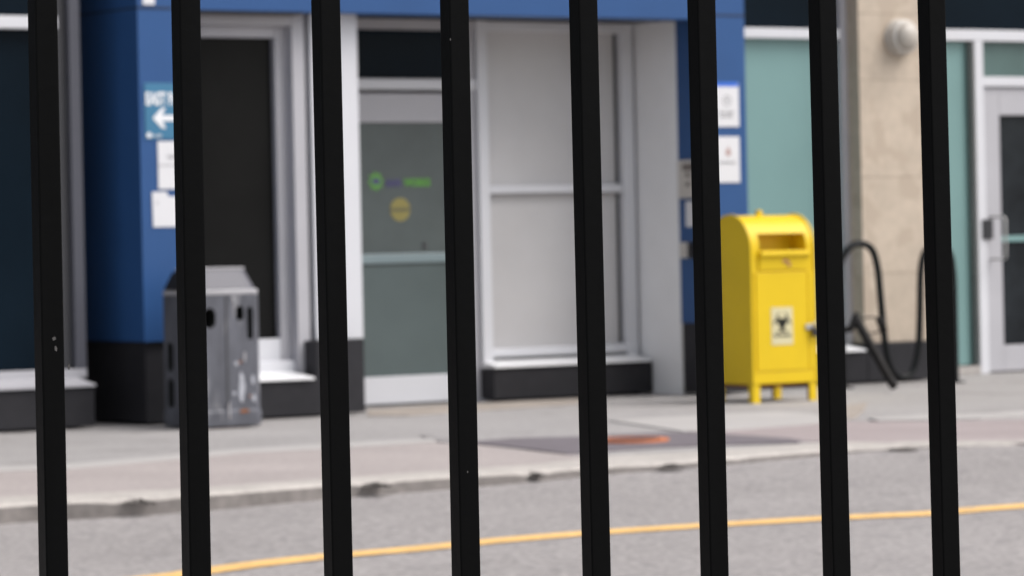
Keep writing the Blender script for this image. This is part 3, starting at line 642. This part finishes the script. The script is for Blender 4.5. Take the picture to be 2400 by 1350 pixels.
body.modifiers['bevel'].limit_method = 'ANGLE'; body.modifiers['bevel'].angle_limit = R(50); body.modifiers['bevel'].segments = 2
# rims along the two arched sides
for xa in (BX0 - .004, BX1 - .010):
    outer = [(by0 - .010, .125)] + [(by0 - .010, zc)] + [(by0 + rr_ - (rr_ + .010) * math.cos(a), zc + (rr_ + .010) * math.sin(a)) for a in [math.pi * k / 24 for k in range(1, 24)]] + [(by0 + D_ + .010, zc), (by0 + D_ + .010, .125)]
    inner = [(by0 + .004, .125)] + [(by0 + .004, zc)] + [(by0 + rr_ - (rr_ - .004) * math.cos(a), zc + (rr_ - .004) * math.sin(a)) for a in [math.pi * k / 24 for k in range(1, 24)]] + [(by0 + D_ - .004, zc), (by0 + D_ - .004, .125)]
    mb = MB()
    for k in range(len(outer) - 1):
        o0, o1, i0, i1 = outer[k], outer[k + 1], inner[k], inner[k + 1]
        mb.prism([(xa, *o0), (xa, *o1), (xa, *i1), (xa, *i0)], [(xa + .014, *o0), (xa + .014, *o1), (xa + .014, *i1), (xa + .014, *i0)])
    mb.build('rim', M['yellow'], sb)
# hopper lip under the slot, upper panel, door
hl = MB(); pr = [(by0 + .002, .855), (by0 - .010, .855), (by0 - .014, .93), (by0 - .040, .955), (by0 - .036, .980), (by0 + .03, .984)]
hl.prism([(bcx - .195, a, b) for a, b in pr], [(bcx + .20, a, b) for a, b in pr]); hl.build('hopper_lip', M['yellow'], sb, bevel=.004)
dr_ = Bx(bcx - .225, bcx + .19, by0 - .009, by0 + .002, .205, .845).build('door', M['yellow'], sb, bevel=.003)
Bx(bcx + .197, bcx + .245, by0 - .007, by0 + .002, .205, .845).build('door_edge', M['yellow'], sb, bevel=.002)
Bx(bcx - .245, bcx + .245, by0 - .006, by0 + .002, .124, .198).build('kick_strip', M['yellow'], sb, bevel=.002)
for i, (x_, y_) in enumerate(((BX0, by0), (BX1 - .055, by0), (BX0, by0 + D_ - .05), (BX1 - .055, by0 + D_ - .05))):
    sgn = -1 if i % 2 else 1
    mb = MB()
    if sgn > 0: mb.box(x_, x_ + .058, y_, y_ + .006, 0, .124); mb.box(x_, x_ + .006, y_ + .0062, y_ + .05, 0, .124)
    else: mb.box(x_ - .003, x_ + .055, y_, y_ + .006, 0, .124); mb.box(x_ + .049, x_ + .055, y_ + .0062, y_ + .05, 0, .124)
    lg = mb.build('leg', M['yellow'], sb)
    Bx(x_ + .010, x_ + .046, y_ + .008, y_ + .046, .0, .112).build('foot', M['rust'], lg)
Bx(BX0 + .03, BX1 - .03, by0 + .05, by0 + D_ - .05, .10, .1215).build('underside', M['rust'], sb)
# knob on top, hasp and padlock
MB().prism([(bcx - .04, by0 + .2, HT - .005), (bcx, by0 + .2, HT - .005), (bcx, by0 + .24, HT - .005), (bcx - .04, by0 + .24, HT - .005)], [(bcx - .035, by0 + .2, HT + .035), (bcx - .005, by0 + .2, HT + .035), (bcx - .005, by0 + .24, HT + .035), (bcx - .035, by0 + .24, HT + .035)]).build('lifting_lug', M['yellow'], sb, bevel=.006)
hz_ = .455
Bx(bcx + .165, bcx + .235, by0 - .022, by0 - .0095, hz_ + .01, hz_ + .045).build('hasp', M['steel'], sb, bevel=.003)
pl_ = Bx(bcx + .205, bcx + .265, by0 - .045, by0 - .022, hz_ - .035, hz_ + .022).build('padlock', M['black_plate'], sb, bevel=.006)
MB().tube([(bcx + .215, by0 - .033, hz_ + .02), (bcx + .217, by0 - .033, hz_ + .045), (bcx + .225, by0 - .033, hz_ + .055), (bcx + .243, by0 - .033, hz_ + .055), (bcx + .253, by0 - .033, hz_ + .045), (bcx + .255, by0 - .033, hz_ + .02)], .005, 8).build('shackle', M['steel'], pl_)
# scuffs
def blob(cx, cz, rx, rz, y, seed, n=14):
    rr = random.Random(seed); q = [(cx + rx * (1 + rr.uniform(-.35, .35)) * math.cos(2 * math.pi * k / n), cz + rz * (1 + rr.uniform(-.35, .35)) * math.sin(2 * math.pi * k / n)) for k in range(n)]
    return q
def px_front(px, py, y): return on_y(px, py, y)
for i, (a, b, rx, rz) in enumerate(((1843, 612, .022, .013), (1851, 619, .012, .016))):
    q = blob(*px_front(a, b, by0 - .02), rx, rz, 0, i + 3)
    MB().prism([(u, by0 - .0175, v) for u, v in q], [(u, by0 - .012, v) for u, v in q]).build('paint_scuff', M['scuff'], sb)
# label
yl_ = by0 - .010
la = thing('tmp', 'x', 'x', (0, 0, 0)); bpy.data.objects.remove(la)
lx0, lx1 = fx(1808, 765, yl_), fx(1858, 765, yl_); lz0, lz1 = fz(1833, 808, yl_), fz(1833, 720, yl_)
lab = Bx(lx0, lx1, yl_ - .0015, yl_, lz0, lz1).build('label', M['label'], sb)
bcx2, bcz = (lx0 + lx1) / 2, lz0 + (lz1 - lz0) * .58
mb = MB(); rS = .041
for k in range(3):
    a = math.pi / 2 + k * 2 * math.pi / 3
    cx_, cz_ = bcx2 + rS * .95 * math.cos(a), bcz + rS * .95 * math.sin(a)
    n = 40
    for q in range(n):                      # open crescent rings, thick inside and thin at the horns
        t0_, t1_ = q / n, (q + 1) / n
        def pt(t, side):
            th = a + math.pi + (t - .5) * 2 * R(152); wd = .020 * math.sin(math.pi * t) ** .8 + .0015
            r_ = rS * .88 + (wd if side else 0) * (-.2 if False else 1) - .004
            return (cx_ + r_ * math.cos(th), yl_ - .0025, cz_ + r_ * math.sin(th))
        mb.face([pt(t0_, 0), pt(t0_, 1), pt(t1_, 1), pt(t1_, 0)])
annulus(mb, bcx2, bcz, rS * .62, rS * .80, yl_ - .003, 0)
mb.build('biohazard_symbol', M['ink'], lab)
text('label_text', 'BIOHAZARD', lx0 + .016, lz0 + .052, yl_ - .002, .024, M['ink'], lab, width=lx1 - lx0 - .032, bold=.001)

# ------------------------------------------------------------------ litter bin
q = gnd(619, 1000); yb0 = q.y; xb1 = q.x; WB = .455
xb0 = xb1 - WB; yb1 = yb0 + WB; xc, yc = (xb0 + xb1) / 2, (yb0 + yb1) / 2
lb = thing('litter_bin', 'battered grey metal litter bin with chamfered corners and sloping lid', 'litter bin', (xc, yc, 0))
def octo(h, ch, z): return [(xc - h + ch, yc - h, z), (xc + h - ch, yc - h, z), (xc + h, yc - h + ch, z), (xc + h, yc + h - ch, z), (xc + h - ch, yc + h, z), (xc - h + ch, yc + h, z), (xc - h, yc + h - ch, z), (xc - h, yc - h + ch, z)]
h0 = WB / 2
bodyb = MB().loft([octo(h0 - .006, .028, .10), octo(h0 - .006, .028, .80)]).build('body', M['bin'], lb, bevel=.004)
zt = lambda py: fz(560, py, yb0)
def slot(cx, z0_, z1_, hw, y0_, y1_, n=10):
    a = [(cx + hw * math.cos(t), z1_ - hw + hw * math.sin(t)) for t in [math.pi * k / n for k in range(n + 1)]] + [(cx + hw * math.cos(t), z0_ + hw + hw * math.sin(t)) for t in [math.pi + math.pi * k / n for k in range(n + 1)]]
    return MB().prism([(u, y0_, v) for u, v in a], [(u, y1_, v) for u, v in a])
def slot_x(cy, z0_, z1_, hw, x0_, x1_, n=10):
    a = [(cy + hw * math.cos(t), z1_ - hw + hw * math.sin(t)) for t in [math.pi * k / n for k in range(n + 1)]] + [(cy + hw * math.cos(t), z0_ + hw + hw * math.sin(t)) for t in [math.pi + math.pi * k / n for k in range(n + 1)]]
    return MB().prism([(x0_, u, v) for u, v in a], [(x1_, u, v) for u, v in a])
for px_, p0, p1, hw in ((563, 717, 752, .025), (587, 720, 797, .018), (492, 720, 768, .040)):
    cut(bodyb, slot(fx(px_, (p0 + p1) / 2, yb0), zt(p1), zt(p0), hw, yb0 - .05, yb0 + .14), M['hole'])
for cy_, a, b in ((yb0 + .34, .34, .52), (yb0 + .34, .12, .30), (yb0 + .15, .34, .52), (yb0 + .15, .12, .30)):
    cut(bodyb, slot_x(cy_, a, b, .04, xb0 - .05, xb0 + .13), M['hole'])
MB().loft([octo(h0 + .006, .045, .012), octo(h0 + .006, .045, .10), octo(h0 - .012, .05, .118)]).build('base', M['bin'], lb, bevel=.005)
MB().loft([octo(h0 - .05, .05, 0), octo(h0 - .05, .05, .0118)]).build('foot', M['rust'], lb)
MB().loft([octo(h0 - .003, .035, .8005), octo(h0 - .003, .035, .825), octo(h0 - .010, .035, .832)]).build('lid_rim', M['bin_edge'], lb, bevel=.004)
li = .05
MB().loft([octo(h0 - .012, .05, .833), octo(h0 - .012 - li, .04, .948)]).build('lid', M['bin_lid'], lb, bevel=.003)
MB().loft([octo(h0 - .009 - li, .04, .949), octo(h0 - .009 - li, .04, .963)]).build('lid_cap', M['bin_edge'], lb, bevel=.003)
# dark flap closing the opening in the lid's left slope
hx0, hx1 = xc - h0 + .012, xc - h0 + .012 + li
MB().prism([(hx0 - .010, yb0 + .05, .835), (hx0 - .010, yb1 - .05, .835), (hx0 + .004, yb1 - .05, .835), (hx0 + .004, yb0 + .05, .835)],
           [(hx1 - .012, yb0 + .08, .94), (hx1 - .012, yb1 - .08, .94), (hx1 + .002, yb1 - .08, .94), (hx1 + .002, yb0 + .08, .94)]).build('flap', M['black_flap'], lb)
xsm = fx(531, 850, yb0)
Bx(xsm, xsm + .014, yb0 + .003, yb0 + .02, .12, .80).build('seam_strip', M['seam_or_shade'], lb)
def flake(px, py, rx, rz, m, seed, nm='paint_flake'):
    cx, cz = on_y(px, py, yb0 + .010); b = blob(cx, cz, rx, rz, 0, seed)
    yy = yb0 + .0015 if cz > .12 else yb0 - .0095
    MB().prism([(u, yy, v) for u, v in b], [(u, yy + .006, v) for u, v in b]).build(nm, M[m], lb)
for i, a in enumerate(((566, 905, .018, .085, 'bin_light'), (553, 852, .014, .014, 'bin_light'), (548, 922, .010, .012, 'bin_light'), (592, 890, .010, .03, 'bin_light'), (594, 932, .014, .022, 'bin_light'), (572, 838, .008, .035, 'bin_edge'), (545, 700, .008, .02, 'bin_edge'), (570, 963, .034, .013, 'rust'), (562, 848, .010, .010, 'rust'), (585, 928, .005, .008, 'scuff'), (535, 960, .006, .05, 'bin_edge'))): flake(*a, i)

# ------------------------------------------------------------------ bicycle rack
yk = 19.02
def kp(px, py): x_, z_ = on_y(px, py, yk); return (x_, yk, z_)
ctrl = [(1978, 912), (1974, 820), (1966, 660), (1972, 610), (1994, 578), (2020, 571), (2044, 586), (2057, 630), (2064, 700), (2074, 800), (2088, 860), (2112, 884), (2138, 872), (2152, 820), (2156, 740), (2158, 640), (2168, 592), (2196, 571), (2224, 590), (2234, 640), (2237, 740), (2240, 906)]
pp_ = smooth_line([Vector(kp(*a)) for a in ctrl], 6); pp_[0].z = 0; pp_[-1].z = 0
rk = thing('bicycle_rack', 'black wave shaped tube bicycle rack before the beige stone pier', 'bicycle rack', (pp_[0].x, yk, 0))
MB().tube(pp_, .0255, 14).build('wave_tube', M['rack'], rk)
for e_ in (pp_[0], pp_[-1]):
    MB().prism([(e_.x + .07 * math.cos(k * .3927), yk + .07 * math.sin(k * .3927), 0.001) for k in range(16)], [(e_.x + .07 * math.cos(k * .3927), yk + .07 * math.sin(k * .3927), .010) for k in range(16)]).build('foot_plate', M['rack'], rk)
# bent post leaning on the rack, tied to it with a cable
f0 = gnd(2096, 914); yl0 = f0.y
def lp(px, py, y): x_, z_ = on_y(px, py, y); return Vector((x_, y, z_))
po = thing('leaning_post', 'thick black tube leaning on the bicycle rack and tied with a cable', 'post', (f0.x, yl0, 0))
a0 = Vector((f0.x, yl0, .02)); a1 = lp(2006, 748, 18.93)
MB().tube([a0, a0.lerp(a1, .04), a0.lerp(a1, .96), a1], [.026, .031, .033, .026], 14).build('tube', M['rubber'], po)
MB().tube([a1 + Vector((.01, 0, .045)), a1 + Vector((0, 0, .0)), a1 + Vector((-.05, 0, -.065)), a1 + Vector((-.12, .01, -.08))], [.020, .032, .026, .018], 12).build('bracket', M['rubber'], po)
c1 = lp(2064, 747, yk - .02); c2 = lp(2071, 772, yk - .02); c3 = lp(2040, 782, 18.96)
cab = smooth_line([a1 + Vector((.02, -.03, .0)), lp(2035, 744, 18.95), c1, c2, c3, a0.lerp(a1, .78) + Vector((0, -.03, 0))], 6)
MB().tube(cab, .006, 8).build('cable', M['rubber'], po)
MB().tube([c1 + Vector((-.01, 0, .01)), c2 + Vector((.0, 0, -.01))], .03, 12).build('clamp', M['rubber'], po)

# ------------------------------------------------------------------ fence in the foreground
Zf0, bang = 4.12, R(28)
nrm = Vector((math.sin(YAW - bang), math.cos(YAW - bang), 0)); fdir = Vector((nrm.y, -nrm.x, 0)); dpl = FWD.dot(nrm) * Zf0
def on_fence(px, py):
    d = ray(px, py); k = dpl / d.dot(nrm); return Vector((d.x * k, d.y * k, H + d.z * k))
bars = [(99, 126), (435, 461), (763, 793.5), (1064.5, 1092.5), (1366.5, 1398.5), (1643.5, 1675), (1926.5, 1961.5), (2182.5, 2218.5)]
ZB, ZT = .10, 1.95
mid = on_fence(1200, 675)
fe = thing('railing_fence', 'black painted steel railing of square pickets close in the foreground', 'fence', (mid.x, mid.y, 0))
def picket(top, bot):
    d = (top - bot) / (top.z - bot.z); lo = bot + d * (ZB - bot.z); hi = bot + d * (ZT - bot.z); s_ = .0133
    c = nrm * s_; f = fdir * s_
    mb = MB(); rings = []
    for k in range(13):
        p_ = lo.lerp(hi, k / 12); rings.append([p_ - f - c, p_ + f - c, p_ + f + c, p_ - f + c])
    mb.loft(rings); return mb
pts8 = []
for xt, xb in bars:
    a, b = on_fence(xt, 0), on_fence(xb, 1350); pts8.append((a, b))
    pk = picket(a, b).build('picket', M['fence'], fe, bevel=.0018)
    if xt == 99:
        for i, (cxp, cyp, rx, rz) in enumerate(((117, 793, .0022, .0022), (121, 816, .0013, .0034), (151.5, 858, .0011, .0036))):
            ph = on_fence(cxp, cyp) - nrm * .0127; bl = blob(0, 0, rx, rz, 0, i + 21)
            MB().prism([ph + fdir * u + UP * v - nrm * .0008 for u, v in bl], [ph + fdir * u + UP * v + nrm * .0004 for u, v in bl]).build('paint_chip', M['chip'], pk)
    if xt == 1064.5:
        for i, (cxp, cyp) in enumerate(((1044, 94), (1084, 1105)) if xt == 1064.5 else ((768, 722), (767, 790))):
            ph = on_fence(cxp, cyp) - nrm * .0127; bl = blob(0, 0, .0009, .0014, 0, i + 31)
            MB().prism([ph + fdir * u + UP * v - nrm * .0008 for u, v in bl], [ph + fdir * u + UP * v + nrm * .0004 for u, v in bl]).build('paint_chip', M['chip'], pk)
sp = (pts8[-1][0] - pts8[0][0]).length / 7
for k in range(1, 9):
    for base, sg in ((pts8[0], -1), (pts8[-1], 1)):
        picket(base[0] + fdir * sp * k * sg, base[1] + fdir * sp * k * sg).build('picket', M['fence'], fe, bevel=.0018)
lo_, hi_ = mid - fdir * 1.95, mid + fdir * 1.95
for zz in (.18, 1.82):
    c = nrm * .019; mb = MB()
    mb.prism([Vector((lo_.x, lo_.y, zz)) - c, Vector((hi_.x, hi_.y, zz)) - c, Vector((hi_.x, hi_.y, zz)) + c, Vector((lo_.x, lo_.y, zz)) + c],
             [Vector((lo_.x, lo_.y, zz + .038)) - c, Vector((hi_.x, hi_.y, zz + .038)) - c, Vector((hi_.x, hi_.y, zz + .038)) + c, Vector((lo_.x, lo_.y, zz + .038)) + c]).build('rail', M['fence'], fe, bevel=.002)
for e_ in (lo_, hi_):
    s_ = .03; c = nrm * s_; f = fdir * s_; b0 = Vector((e_.x, e_.y, 0)); t0 = Vector((e_.x, e_.y, 2.02))
    MB().prism([b0 - f - c, b0 + f - c, b0 + f + c, b0 - f + c], [t0 - f - c, t0 + f - c, t0 + f + c, t0 - f + c]).build('end_post', M['fence'], fe, bevel=.003)
